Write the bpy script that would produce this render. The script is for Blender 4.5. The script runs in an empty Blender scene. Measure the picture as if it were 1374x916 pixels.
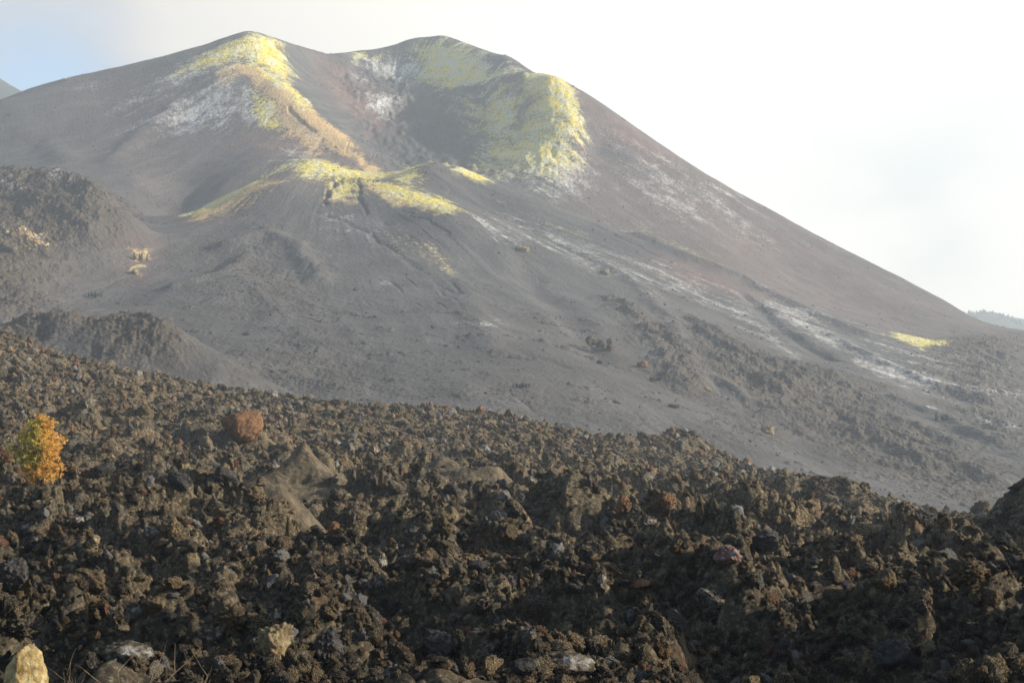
import bpy, math, random
import numpy as np
rng = np.random.default_rng(7)
random.seed(7)
S = bpy.context.scene
COL = S.collection
f32 = np.float32

# ------------------------------------------------------------------ camera
F = 1908.0                       # focal length in photo pixels (1374 wide)
PITCH = math.radians(2.46)
cam = bpy.data.cameras.new('camera'); co = bpy.data.objects.new('camera', cam); COL.objects.link(co)
cam.sensor_width = 36.0; cam.lens = F / 1374 * 36.0
cam.clip_start = 0.1; cam.clip_end = 12000
co.location = (0, 0, 0); co.rotation_euler = (math.pi / 2 + PITCH, 0, 0)
S.camera = co
cp, sp = math.cos(PITCH), math.sin(PITCH)
def ray(px, py):
    """slopes X/Y and Z/Y of the line of sight through a photo pixel"""
    u = (np.asarray(px, float) - 687) / F; v = (458 - np.asarray(py, float)) / F
    dy = cp - v * sp
    return u / dy, (sp + v * cp) / dy
def W(px, py, Y):
    a, b = ray(px, py); return np.array([a * Y, Y, b * Y])

# ------------------------------------------------------------------ noise
def _h(ix, iy, iz, seed):
    h = (ix * np.int64(374761393) + iy * np.int64(668265263) + iz * np.int64(2147483647 // 3) + np.int64(seed * 1013904223)) & 0xffffffff
    h = ((h ^ (h >> 13)) * 1274126177) & 0xffffffff
    h = h ^ (h >> 16)
    return h
def perlin2(x, y, seed=0):
    x = np.asarray(x, f32); y = np.asarray(y, f32)
    xi = np.floor(x).astype(np.int64); yi = np.floor(y).astype(np.int64)
    xf = x - xi; yf = y - yi
    u = xf * xf * xf * (xf * (xf * 6 - 15) + 10); v = yf * yf * yf * (yf * (yf * 6 - 15) + 10)
    def g(dx, dy):
        a = _h(xi + dx, yi + dy, 0, seed) * (2 * math.pi / 4294967296.0)
        return np.cos(a) * (xf - dx) + np.sin(a) * (yf - dy)
    n0 = g(0, 0) * (1 - u) + g(1, 0) * u
    n1 = g(0, 1) * (1 - u) + g(1, 1) * u
    return (1.45 * (n0 * (1 - v) + n1 * v)).astype(f32)
def perlin3(x, y, z, seed=0):
    xi = np.floor(x).astype(np.int64); yi = np.floor(y).astype(np.int64); zi = np.floor(z).astype(np.int64)
    xf, yf, zf = x - xi, y - yi, z - zi
    s = lambda t: t * t * t * (t * (t * 6 - 15) + 10)
    u, v, w = s(xf), s(yf), s(zf)
    def g(dx, dy, dz):
        h = _h(xi + dx, yi + dy, zi + dz, seed)
        a = (h & 0xffff) * (2 * math.pi / 65536); c = ((h >> 16) & 0xffff) / 32768.0 - 1
        r = np.sqrt(np.maximum(0, 1 - c * c))
        return r * np.cos(a) * (xf - dx) + r * np.sin(a) * (yf - dy) + c * (zf - dz)
    out = 0
    for dx, wx in ((0, 1 - u), (1, u)):
        for dy, wy in ((0, 1 - v), (1, v)):
            for dz, wz in ((0, 1 - w), (1, w)):
                out = out + g(dx, dy, dz) * wx * wy * wz
    return 1.5 * out
def fbm2(x, y, o=4, seed=0, gain=.5):
    t = 0; a = 1; n = 0
    for i in range(o):
        t = t + a * perlin2(x * 2 ** i + 17.3 * i, y * 2 ** i - 9.1 * i, seed + i); n += a; a *= gain
    return t / n
def sstep(a, b, x):
    t = np.clip((x - a) / (b - a), 0, 1); return t * t * (3 - 2 * t)

# ------------------------------------------------------------------ surface fitting
class Fit:
    """height surface through 3D survey points (multiquadric + plane)"""
    def __init__(self, lines, step, c):
        P = []
        for L in lines:
            w = [W(*p) for p in L]
            if len(w) == 1: P.append(w[0]); continue
            for a, b in zip(w[:-1], w[1:]):
                n = max(1, int(np.hypot(*(b - a)[:2]) / step))
                for k in range(n): P.append(a + (b - a) * k / n)
            P.append(w[-1])
        P = np.array(P)
        keep = []
        for i, p in enumerate(P):
            if all(np.hypot(*(P[j] - p)[:2]) > step * .35 for j in keep[-80:]) : keep.append(i)
        P = P[keep]; self.c = c; self.sc = 100.0
        n = len(P); self.P = P
        R = np.sqrt(((P[:, None, :2] - P[None, :, :2]) ** 2).sum(-1) + c * c) / self.sc
        A = np.zeros((n + 3, n + 3)); A[:n, :n] = -R - np.eye(n) * 1e-3 * -1
        Q = np.c_[np.ones(n), P[:, :2] / 500]; A[:n, n:] = Q; A[n:, :n] = Q.T
        s = np.linalg.solve(A, np.r_[P[:, 2], 0, 0, 0]); self.w = s[:n].astype(f32); self.q = s[n:]
    def __call__(self, x, y):
        x = np.asarray(x, f32).ravel(); y = np.asarray(y, f32).ravel(); out = np.empty(len(x), f32)
        px = self.P[:, 0].astype(f32); py = self.P[:, 1].astype(f32); c2 = f32(self.c ** 2)
        for i in range(0, len(x), 60000):
            a = x[i:i + 60000, None] - px; b = y[i:i + 60000, None] - py
            out[i:i + 60000] = -(np.sqrt(a * a + b * b + c2) @ self.w) / self.sc
        return out + (self.q[0] + (self.q[1] * x + self.q[2] * y) / 500).astype(f32)

class Grid:
    """regular lattice of a surface, bilinear look-up"""
    def __init__(self, f, x0, x1, y0, y1, d):
        self.x0, self.y0, self.d = x0, y0, d
        xs = np.arange(x0, x1 + d, d); ys = np.arange(y0, y1 + d, d); X, Y = np.meshgrid(xs, ys)
        self.Z = f(X, Y).reshape(X.shape)
    def __call__(self, x, y):
        x = np.asarray(x, float); y = np.asarray(y, float)
        u = np.clip((x - self.x0) / self.d, 0, self.Z.shape[1] - 1.001); v = np.clip((y - self.y0) / self.d, 0, self.Z.shape[0] - 1.001)
        i = u.astype(int); j = v.astype(int); a = u - i; b = v - j; Z = self.Z
        return (Z[j, i] * (1 - a) + Z[j, i + 1] * a) * (1 - b) + (Z[j + 1, i] * (1 - a) + Z[j + 1, i + 1] * a) * b

def hits(f, px, py, Ys):
    """where lines of sight first meet the surface f"""
    a, b = ray(px, py); a = np.atleast_1d(a); b = np.atleast_1d(b)
    X = a[:, None] * Ys; Z = b[:, None] * Ys
    H = f(X.ravel(), np.broadcast_to(Ys, X.shape).ravel()).reshape(X.shape)
    D = (H - Z) / Ys; hit = D > 0
    k = np.where(hit.any(1), hit.argmax(1), D.argmax(1))
    y = Ys[k]; i = np.arange(len(k))
    return np.c_[X[i, k], y, H[i, k]]

# ------------------------------------------------------------------ volcano survey
V = [
 # main skyline, left flank - west peak - saddle - east peak - right flank
 [(-400,330,900),(-150,205,900),(0,137,905),(80,107,930),(150,95,940),(235,72,950),(290,55,955),(335,44,955),(365,53,962),(385,60,973),(400,64,984),
  (430,70,1005),(460,73,1020),(510,66,1040),(550,54,1045),(590,48,1040),(640,68,1010),(700,95,965),(735,101,945),(765,114,935),(800,136,925),(860,177,920),(930,222,915),
  (1000,262,905),(1100,317,890),(1200,368,870),(1270,405,858),(1310,428,850),(1335,438,845),(1374,443,842),(1500,455,840),(1700,470,840)],
 # back side, close behind the crest
 [(900,250,985)],[(1000,310,970)],[(1100,372,950)],[(1200,425,940)],[(1300,472,930)],[(1400,490,930)],[(1550,510,930)],
 [(250,112,1020)],[(300,100,1020)],[(340,98,1015)],[(385,104,1035)],[(430,112,1070)],[(470,116,1085)],[(520,112,1105)],[(560,104,1110)],[(600,98,1105)],[(660,115,1080)],[(720,140,1030)],[(790,170,1000)],
 [(-400,500,1200),(0,420,1200),(335,330,1250),(590,320,1300),(900,420,1250),(1300,520,1150),(1700,540,1100)],
 [(0,560,1500),(687,560,1500),(1374,560,1500)],
 # crater rim ledge coming forward from the right shoulder
 [(600,126,975),(640,121,965),(680,112,950),(703,103,945)],
 [(540,100,1020)],[(480,95,1012)],[(430,94,988)],[(560,95,1020)],[(620,95,1000)],[(660,100,985)],
 [(600,140,962)],[(650,140,955)],[(690,140,936)],
 [(560,130,985)],[(520,130,985)],[(590,155,962)],
 # crater floor
 [(530,221,880),(555,200,905),(560,175,935)],[(590,200,925)],[(620,205,905)],[(500,190,900)],[(470,150,940)],[(440,110,975)],[(400,94,962)],[(510,160,945)],
 # buttress of the left lip running forward
 [(335,50,950),(328,86,925),(370,112,900),(420,152,872),(470,192,842),(515,225,815),(535,240,790)],
 [(345,130,890)],[(380,170,855)],[(440,205,830)],[(400,210,820)],
 # left outer flank
 [(300,110,905)],[(260,160,880)],[(200,130,905)],[(150,160,890)],[(100,160,890)],[(50,190,870)],[(0,200,860)],[(-200,290,850)],[(200,190,855)],[(100,215,825)],
 [(280,205,835)],[(350,212,815)],[(180,240,790)],[(250,248,805)],[(160,275,745)],
 # right lobe
 [(745,106,930),(765,130,914),(777,170,896),(775,215,868),(755,262,825)],
 [(720,130,918)],[(705,160,914)],[(740,170,894)],[(690,200,892)],[(730,220,862)],[(660,190,912)],[(650,225,882)],[(690,245,846)],
 [(795,200,892)],[(800,260,836)],
 # right flank
 [(850,220,880)],[(900,280,840)],[(950,320,815)],[(1000,320,845)],[(1060,370,815)],[(1120,400,805)],[(1200,430,790)],[(1270,440,790)],
 # secondary crest
 [(165,305,660),(190,297,672),(235,289,680),(300,263,692),(350,240,702),(400,219,715),(425,215,718),(455,224,718),(490,233,718),(530,235,720),(560,226,725),(590,219,725),
  (620,226,730),(660,243,735),(720,266,740),(790,292,742),(860,318,738),(930,340,730),(1000,372,715),(1080,410,705)],
 # dip behind it
 [(235,314,732)],[(300,303,742)],[(350,282,752)],[(400,248,765)],[(235,284,775)],[(300,249,785)],[(350,231,795)],[(400,213,808)],[(455,236,768)],[(520,243,768)],[(590,240,775)],[(660,262,782)],[(720,283,785)],[(790,305,785)],[(860,330,785)],
 # front flank of the secondary cone
 [(455,228,712),(440,250,688),(436,272,664)],
 [(480,238,706),(540,258,676),(610,284,640),(660,305,640),(760,350,622)],
 [(380,250,675)],[(300,290,655)],[(350,300,630)],[(250,320,615)],[(440,310,625)],[(520,300,640)],[(600,250,700)],[(650,275,695)],[(700,300,680)],[(600,330,600)],[(520,360,570)],
 [(800,330,680)],[(880,360,660)],[(700,370,592)],[(620,400,530)],[(440,400,520)],[(300,380,530)],[(200,340,590)],[(130,370,550)],[(100,410,505)],
 [(250,440,460)],[(350,450,455)],[(460,470,440)],[(560,460,450)],[(600,510,400)],[(700,450,470)],[(700,520,395)],[(800,430,510)],[(800,500,430)],[(900,440,530)],[(880,520,430)],
 [(960,400,640)],[(1000,440,600)],[(1000,520,460)],[(1000,590,380)],[(1100,460,600)],[(1100,540,480)],[(1100,610,390)],[(1200,480,610)],[(1200,560,480)],[(1200,630,390)],
 [(1300,480,650)],[(1300,560,520)],[(1300,640,400)],[(1374,470,700)],[(1374,540,560)],[(1374,620,430)],[(1550,500,700)],[(1600,600,480)],
 # foot of the slope, runs on under the lava field
 [(-300,500,420),(0,490,410),(150,500,400),(300,520,380),(460,545,360),(600,560,350),(800,600,345),(1000,640,340),(1200,675,335),(1374,700,335),(1600,720,335)],
 [(-300,600,250),(0,610,250),(460,660,250),(900,740,250),(1374,800,250),(1600,820,250)],
 # brown hillock at the foot, left
 [(-60,445,350),(10,438,352),(60,432,355),(130,430,358),(200,433,354),(240,452,346)],[(20,505,322),(130,510,322),(230,515,325)],[(0,468,395),(130,462,400),(230,466,395)],[(262,478,388)],[(290,498,372)],
 # brown spur on the left
 [(-250,205,650),(-60,218,650),(0,226,648),(60,233,642),(110,246,632),(145,262,615),(158,282,600)],
 [(-60,240,700)],[(60,252,700)],[(120,268,680)],[(175,300,620)],
 [(0,270,610)],[(80,290,590)],[(130,310,580)],[(20,320,560)],[(80,345,555)],[(0,370,510)],[(50,400,490)],[(-100,330,520)],[(30,430,455)],[(-150,420,440)],
]
vfit = Fit(V, 12.0, 5.0)
vgrid = Grid(vfit, -760, 820, 240, 1500, 5.0)
def vh(x, y): return vgrid(x, y)
YV = np.arange(300, 1300, 1.5)

# mineral deposits, rough flows and painted-in shade: outlines surveyed on the mountain, kept as plan polygons on its surface
PATCH = {
 'sulphur': [(.8,7,[(240,100),(290,66),(335,47),(375,58),(392,100),(385,112),(350,90),(328,82),(290,92)]),
   (1.0,3,[(335,86),(365,98),(400,128),(415,150),(400,140),(370,112)]),
   (1.0,3,[(344,132),(358,136),(368,166),(352,168)]),(.9,3,[(470,72),(488,72),(486,79),(472,78)]),(.5,5,[(480,72),(522,68),(520,92),(488,86)]),
   (.85,8,[(560,66),(590,53),(640,76),(692,98),(680,108),(640,116),(590,120),(562,100)]),
   (1.0,4,[(574,94),(605,100),(628,110),(622,120),(592,114)]),(.6,4,[(570,60),(620,64),(640,80),(600,74)]),
   (.95,6,[(706,102),(745,103),(768,124),(778,160),(776,190),(730,160),(710,132)]),
   (.6,10,[(700,130),(775,170),(778,225),(740,250),(690,240),(625,226),(650,190),(690,165)]),
   (.75,8,[(612,135),(700,112),(700,160),(660,195),(640,175)]),
   (.75,6,[(365,234),(400,218),(425,214),(470,226),(530,233),(500,246),(470,242),(440,240),(400,240)]),
   (.95,4,[(530,235),(560,225),(592,219),(560,238),(538,246)]),(.9,3,[(590,219),(622,226),(665,244),(650,246),(615,232)]),
   (.9,4,[(480,234),(540,250),(605,272),(612,286),(585,284),(520,258)]),(.8,4,[(440,246),(470,240),(482,262),(450,266)]),
   (1.0,2.5,[(244,288),(266,280),(290,268),(352,240),(372,233),(300,270),(262,290)]),
   (.42,8,[(520,308),(560,322),(612,352),(606,372),(556,350),(524,330)]),(.35,8,[(720,285),(790,308),(782,320),(720,300)]),(.5,3,[(662,262),(680,268),(676,274)]),
   (.75,3,[(1196,443),(1222,450),(1248,458),(1272,460),(1262,466),(1236,468),(1212,458)]),
   (.3,8,[(780,282),(860,302),(980,350),(960,358),(860,322)]),(.4,4,[(60,112),(110,102),(100,108)]),
   (.5,2.5,[(180,344),(192,332),(200,344),(188,360),(178,370)])],
 'ochre': [(1.0,4,[(318,90),(340,88),(372,112),(422,152),(472,192),(528,232),(500,224),(440,190),(385,150),(350,112)]),
   (.7,6,[(350,112),(385,150),(440,190),(420,205),(380,170),(350,140)]),(.6,6,[(290,88),(325,88),(310,110),(285,105)]),
   (.8,5,[(475,238),(540,252),(612,284),(590,286),(520,266)]),(.5,5,[(430,246),(475,242),(478,275),(440,275)]),
   (.6,5,[(250,285),(350,242),(380,245),(320,280),(260,300)]),(.5,4,[(172,335),(200,330),(204,350),(185,372)]),
   (.5,6,[(20,310),(60,318),(64,336),(40,345),(22,340)]),(.35,8,[(520,308),(612,352),(606,372),(524,330)]),
   ],
 'white': [(.34,14,[(820,170),(1000,265),(1040,330),(900,312),(800,235)]),(.33,9,[(640,268),(820,325),(1000,392),(980,420),(800,372),(640,300)]),(.27,12,[(980,360),(1120,420),(1374,505),(1374,560),(1150,510),(1020,440)]),(.3,8,[(430,285),(560,300),(520,325),(430,312)]),(.66,8,[(165,178),(240,135),(300,112),(326,118),(318,158),(300,172),(210,176)]),(.8,5,[(324,112),(342,122),(352,160),(335,168),(322,150)]),
   (.6,10,[(150,150),(240,95),(330,50),(370,60),(390,105),(330,84),(280,110)]),
   (.8,5,[(488,132),(512,130),(535,136),(520,162),(498,150)]),(.55,5,[(470,95),(500,105),(490,115),(468,105)]),(.8,6,[(460,72),(560,78),(560,106),(500,100)]),
   (1.,8,[(590,62),(650,78),(690,98),(660,116),(610,104),(575,80)]),(.5,4,[(395,150),(440,190),(435,200),(390,170)]),(.6,4,[(385,196),(430,210),(415,216),(372,200)]),
   (.65,10,[(660,205),(780,195),(796,235),(780,264),(745,268),(690,240)]),(.6,3,[(360,219),(402,215),(400,218),(362,221)]),
   (.4,10,[(840,180),(920,225),(1000,262),(990,270),(920,245),(850,205)]),(.45,6,[(885,235),(915,240),(932,285),(915,305),(898,280)]),(.35,6,[(800,215),(850,232),(840,250),(800,235)]),
   (.35,5,[(1080,312),(1200,360),(1190,366),(1080,325)]),
   (.5,7,[(1012,378),(1030,386),(1050,408),(1100,430),(1138,462),(1140,476),(1085,452),(1040,430),(1018,405)]),
   (.5,5,[(975,392),(1000,408),(1030,440),(1082,478),(1076,486),(1020,455),(985,420)]),
   (.5,5,[(1120,465),(1200,490),(1290,515),(1374,530),(1374,540),(1250,526),(1150,495)]),(.8,2,[(1244,546),(1262,550),(1260,556),(1246,553)]),(.5,3,[(1310,560),(1374,580),(1374,588),(1310,568)]),
   (.5,4,[(600,278),(650,302),(702,328),(716,340),(700,340),(640,308)]),(.42,4,[(660,284),(700,298),(770,330),(810,352),(800,354),(740,326)]),
   (.35,6,[(800,352),(850,370),(900,410),(890,412),(830,378)]),
   (.6,4,[(436,289),(474,289),(472,298),(438,298)]),(.4,4,[(490,294),(520,300),(515,306),(490,302)]),(.4,2.5,[(600,432),(668,436),(670,428),(674,438),(640,442),(602,438)]),
   (.35,4,[(420,330),(445,340),(440,350)]),(.6,3,[(845,338),(862,352),(858,360),(845,348)]),(.5,2,[(510,376),(526,384),(520,386)]),(.35,5,[(300,288),(350,282),(352,290),(304,296)]),
   (.55,5,[(0,240),(22,242),(18,262),(0,262)]),(.6,3,[(46,318),(58,320),(56,330),(48,328)]),(.5,4,[(68,235),(100,242),(98,252),(70,245)]),(.35,4,[(120,108),(140,118),(130,128),(90,125)])],
 'red': [(.34,25,[(770,120),(1000,265),(1330,435),(1374,450),(1100,420),(800,290)]),(.3,20,[(120,110),(300,90),(560,235),(330,255),(160,230)]),(.65,10,[(270,190),(330,165),(400,172),(470,205),(530,232),(470,232),(400,214),(300,214)]),(.8,7,[(430,85),(470,92),(505,125),(535,150),(528,180),(500,182),(465,150),(440,120)]),
   (.8,7,[(765,118),(800,138),(850,172),(905,214),(880,228),(830,200),(790,165)]),(.9,4,[(776,185),(790,200),(782,235),(764,256),(752,242),(772,215)]),
   (.55,14,[(940,262),(1040,305),(1130,350),(1180,392),(1080,360),(990,320)]),(.45,6,[(225,300),(260,280),(340,262),(350,285),(280,306)]),
   (.5,8,[(740,262),(800,280),(860,300),(850,290),(790,262)]),(.5,4,[(170,325),(210,330),(190,385),(165,380)]),
   (.55,8,[(860,340),(930,355),(1040,400),(1000,400),(900,372)]),
   (.45,6,[(570,140),(660,150),(640,165),(570,160)]),(.3,30,[(1120,400),(1300,430),(1374,445),(1374,455),(1250,450),(1130,420)])],
 'brown': [(.9,3,[(-60,446),(10,438),(60,430),(140,428),(205,431),(243,452),(250,478),(238,500),(150,510),(120,480),(118,455),(88,455),(80,490),(-60,500)]),(1.0,7,[(-300,200),(0,226),(60,233),(112,247),(150,266),(182,288),(172,312),(125,335),(100,345),(75,365),(52,400),(62,430),(-300,470)]),
   (1.0,4,[(826,404),(850,420),(884,440),(925,480),(938,505),(934,524),(912,526),(893,500),(880,470),(850,430)]),
   (.7,8,[(925,432),(1000,462),(1080,492),(1180,520),(1200,560),(1374,640),(1374,690),(1240,660),(1100,600),(1010,545),(940,500)]),
   (.75,8,[(1255,462),(1310,452),(1374,450),(1374,610),(1310,580),(1262,500)]),
   (.35,10,[(255,335),(350,305),(400,330),(430,400),(470,420),(400,440),(290,420)]),
   (.4,12,[(200,455),(400,430),(560,510),(520,540),(300,520)]),(.3,12,[(560,520),(700,510),(860,560),(900,600),(640,550)]),
   (.6,5,[(930,432),(1020,470),(1110,500),(1090,510),(1000,480),(930,445)]),
   (.5,6,[(940,560),(1060,555),(1060,600),(960,600)])],
 'crag': [(1.,6,[(440,84),(560,76),(690,102),(660,180),(600,222),(530,228),(490,190)]),(.6,8,[(640,120),(700,105),(778,150),(778,250),(700,250),(630,225)])],
 'dark': [(.6,8,[(500,165),(560,145),(650,158),(642,185),(600,222),(535,224),(505,200)]),(.5,4,[(455,85),(520,105),(560,130),(520,125),(470,98)]),  # shade of the crater bowl and cracks painted in, plus a darker cone face
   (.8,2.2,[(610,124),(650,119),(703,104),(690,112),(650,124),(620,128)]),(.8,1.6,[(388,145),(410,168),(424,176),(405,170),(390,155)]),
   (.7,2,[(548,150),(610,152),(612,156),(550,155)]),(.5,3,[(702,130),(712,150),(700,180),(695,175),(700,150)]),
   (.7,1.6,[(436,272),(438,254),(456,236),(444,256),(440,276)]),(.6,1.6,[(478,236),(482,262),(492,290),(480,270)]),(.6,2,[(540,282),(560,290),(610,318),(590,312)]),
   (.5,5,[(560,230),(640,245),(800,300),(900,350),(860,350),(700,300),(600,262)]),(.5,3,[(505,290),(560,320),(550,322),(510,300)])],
}
RELIEF = [([(388,146),(408,166),(424,176)],.9,-1.4),([(438,276),(438,256),(456,238)],1.0,-1.),([(479,238),(482,264),(492,290)],.9,-.9),([(420,285),(470,300),(520,330),(560,362)],1.6,-.7),
 ([(822,402),(850,418),(885,440),(925,482),(936,520)],4,1.5),([(834,412),(862,436),(884,468),(900,500),(920,524)],3,1.2),
 ([(930,432),(980,462),(1040,486),(1110,510),(1180,545)],3.5,2.),([(905,440),(912,466),(945,480),(1000,505),(1050,530)],3,2.4),([(940,450),(985,480),(1020,498)],2.5,2.2),
 ([(1000,395),(1030,425),(1060,450),(1110,480)],4,-2.5),([(1120,455),(1180,485),(1250,520),(1330,545)],4,2.2),([(960,515),(1010,545),(1060,560)],3,2),([(1030,560),(1100,575),(1170,600),(1240,630)],4,2.2),
 ([(1060,520),(1130,550),(1200,570),(1280,600)],4,2.5),([(1200,540),(1270,565),(1340,600)],4,2.2),([(1180,600),(1250,620),(1330,650)],4,2.0),
 ([(860,320),(930,350),(1000,378),(1080,420),(1160,452)],5,3),([(700,360),(760,420),(800,480)],6,-1.5),([(620,380),(640,430),(660,470)],6,1.5),([(300,335),(360,318),(400,335),(430,380)],5,3),
 ([(230,390),(290,375),(330,350)],4,2),([(560,230),(620,262),(700,300),(790,345),(860,385),(900,430)],5,1.8),([(90,215),(60,190),(30,180)],9,2),([(150,215),(190,180),(230,150)],8,2.5),
 ([(610,125),(655,120),(703,104)],2.5,2.5),([(548,152),(612,153)],3,-3),([(702,130),(700,165),(690,190)],3,-3),([(640,160),(620,200),(600,222)],4,-2.5)]
def polymask(x, y, poly3, feather):
    P = poly3; n = len(P); inside = np.zeros(x.shape, bool); d2 = np.full(x.shape, 1e12)
    for i in range(n):
        x1, y1 = P[i]; x2, y2 = P[(i + 1) % n]
        ex, ey = x2 - x1, y2 - y1; L = ex * ex + ey * ey + 1e-9
        t = np.clip(((x - x1) * ex + (y - y1) * ey) / L, 0, 1)
        d2 = np.minimum(d2, (x - x1 - t * ex) ** 2 + (y - y1 - t * ey) ** 2)
        c = ((y1 > y) != (y2 > y)) & (x < ex * (y - y1) / (ey if abs(ey) > 1e-9 else 1e-9) + x1)
        inside ^= c
    d = np.sqrt(d2); d = np.where(inside, d, -d)
    return sstep(-feather, feather, d)

# ------------------------------------------------------------------ mesh helpers
def grid_mesh(name, X, Y, Z, attrs, mat, kind=None):
    r, c = X.shape
    me = bpy.data.meshes.new(name); n = r * c
    me.vertices.add(n); me.vertices.foreach_set('co', np.stack([X, Y, Z], -1).astype(f32).ravel())
    i = (np.arange(r - 1)[:, None] * c + np.arange(c - 1)).ravel()
    q = np.stack([i, i + 1, i + c + 1, i + c], -1).astype(np.int32)
    me.loops.add(q.size); me.loops.foreach_set('vertex_index', q.ravel())
    me.polygons.add(len(q)); me.polygons.foreach_set('loop_start', np.arange(0, q.size, 4, dtype=np.int32))
    me.polygons.foreach_set('use_smooth', np.ones(len(q), bool))
    me.update(calc_edges=True)
    for k, v in attrs.items():
        a = me.attributes.new(k, 'FLOAT', 'POINT'); a.data.foreach_set('value', np.asarray(v, f32).ravel())
    me.materials.append(mat)
    o = bpy.data.objects.new(name, me); COL.objects.link(o)
    if kind: o['kind'] = kind
    return o
def mesh_from(name, verts, faces, mats, smooth=True, midx=None):
    """faces: int array (n,3) or (n,4)"""
    me = bpy.data.meshes.new(name); verts = np.asarray(verts, f32); faces = np.asarray(faces, np.int32)
    me.vertices.add(len(verts)); me.vertices.foreach_set('co', verts.ravel())
    k = faces.shape[1]; me.loops.add(faces.size); me.loops.foreach_set('vertex_index', faces.ravel())
    me.polygons.add(len(faces)); me.polygons.foreach_set('loop_start', np.arange(0, faces.size, k, dtype=np.int32))
    me.polygons.foreach_set('use_smooth', np.full(len(faces), smooth))
    if midx is not None: me.polygons.foreach_set('material_index', np.asarray(midx, np.int32))
    me.update(calc_edges=True)
    for m in (mats if isinstance(mats, (list, tuple)) else [mats]): me.materials.append(m)
    return me
def link(name, data, parent=None, **kw):
    o = bpy.data.objects.new(name, data); COL.objects.link(o)
    if parent: o.parent = parent
    for k, v in kw.items():
        if v: o[k] = v
    return o

# ------------------------------------------------------------------ materials
class NT:
    def __init__(s, name):
        s.m = bpy.data.materials.new(name); s.m.use_nodes = True; s.t = s.m.node_tree; s.t.nodes.clear()
        s.out = s.n('ShaderNodeOutputMaterial'); s.b = s.n('ShaderNodeBsdfPrincipled')
        s.t.links.new(s.b.outputs[0], s.out.inputs[0]); s.b.inputs['Roughness'].default_value = .95
        s.b.inputs['Specular IOR Level'].default_value = .2
    def n(s, t, **k):
        x = s.t.nodes.new(t)
        for a, v in k.items(): setattr(x, a, v)
        return x
    def l(s, a, b): s.t.links.new(a, b)
    def put(s, sock, v):
        if isinstance(v, (int, float)): sock.default_value = v
        elif isinstance(v, tuple): sock.default_value = v if len(v) == len(sock.default_value) else (*v, 1)
        else: s.l(v, sock)
    def math(s, op, a, b=0, c=0, clamp=False):
        x = s.n('ShaderNodeMath', operation=op, use_clamp=clamp)
        for i, v in enumerate((a, b, c)): s.put(x.inputs[i], v)
        return x.outputs[0]
    def noise(s, scale, detail=4, rough=.55, vec=None, typ=None, dist=0, out=0, lac=2):
        x = s.n('ShaderNodeTexNoise')
        if typ: x.noise_type = typ
        x.inputs['Scale'].default_value = scale; x.inputs['Detail'].default_value = detail; x.inputs['Roughness'].default_value = rough
        x.inputs['Distortion'].default_value = dist; x.inputs['Lacunarity'].default_value = lac
        if vec is not None: s.l(vec, x.inputs['Vector'])
        return x.outputs[out]
    def vor(s, scale, vec=None, feature='F1', out=0, rnd=1):
        x = s.n('ShaderNodeTexVoronoi', feature=feature); x.inputs['Scale'].default_value = scale; x.inputs['Randomness'].default_value = rnd
        if vec is not None: s.l(vec, x.inputs['Vector'])
        return x.outputs[out]
    def step(s, v, a, b, lo=0., hi=1.):
        x = s.n('ShaderNodeMapRange', interpolation_type='SMOOTHSTEP'); s.put(x.inputs[0], v)
        s.put(x.inputs[1], a); s.put(x.inputs[2], b); x.inputs[3].default_value = lo; x.inputs[4].default_value = hi
        return x.outputs[0]
    def mix(s, f, a, b, blend='MIX'):
        x = s.n('ShaderNodeMix', data_type='RGBA', blend_type=blend); s.put(x.inputs[0], f); s.put(x.inputs[6], a); s.put(x.inputs[7], b)
        return x.outputs[2]
    def attr(s, name):
        x = s.n('ShaderNodeAttribute', attribute_name=name); return x.outputs['Fac']
    def pos(s):
        return s.n('ShaderNodeNewGeometry').outputs['Position']
    def obj(s):
        return s.n('ShaderNodeTexCoord').outputs['Object']
    def bump(s, h, dist, strength=1., normal=None):
        x = s.n('ShaderNodeBump'); s.put(x.inputs['Height'], h); x.inputs['Distance'].default_value = dist; x.inputs['Strength'].default_value = strength
        if normal is not None: s.l(normal, x.inputs['Normal'])
        return x.outputs[0]

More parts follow.
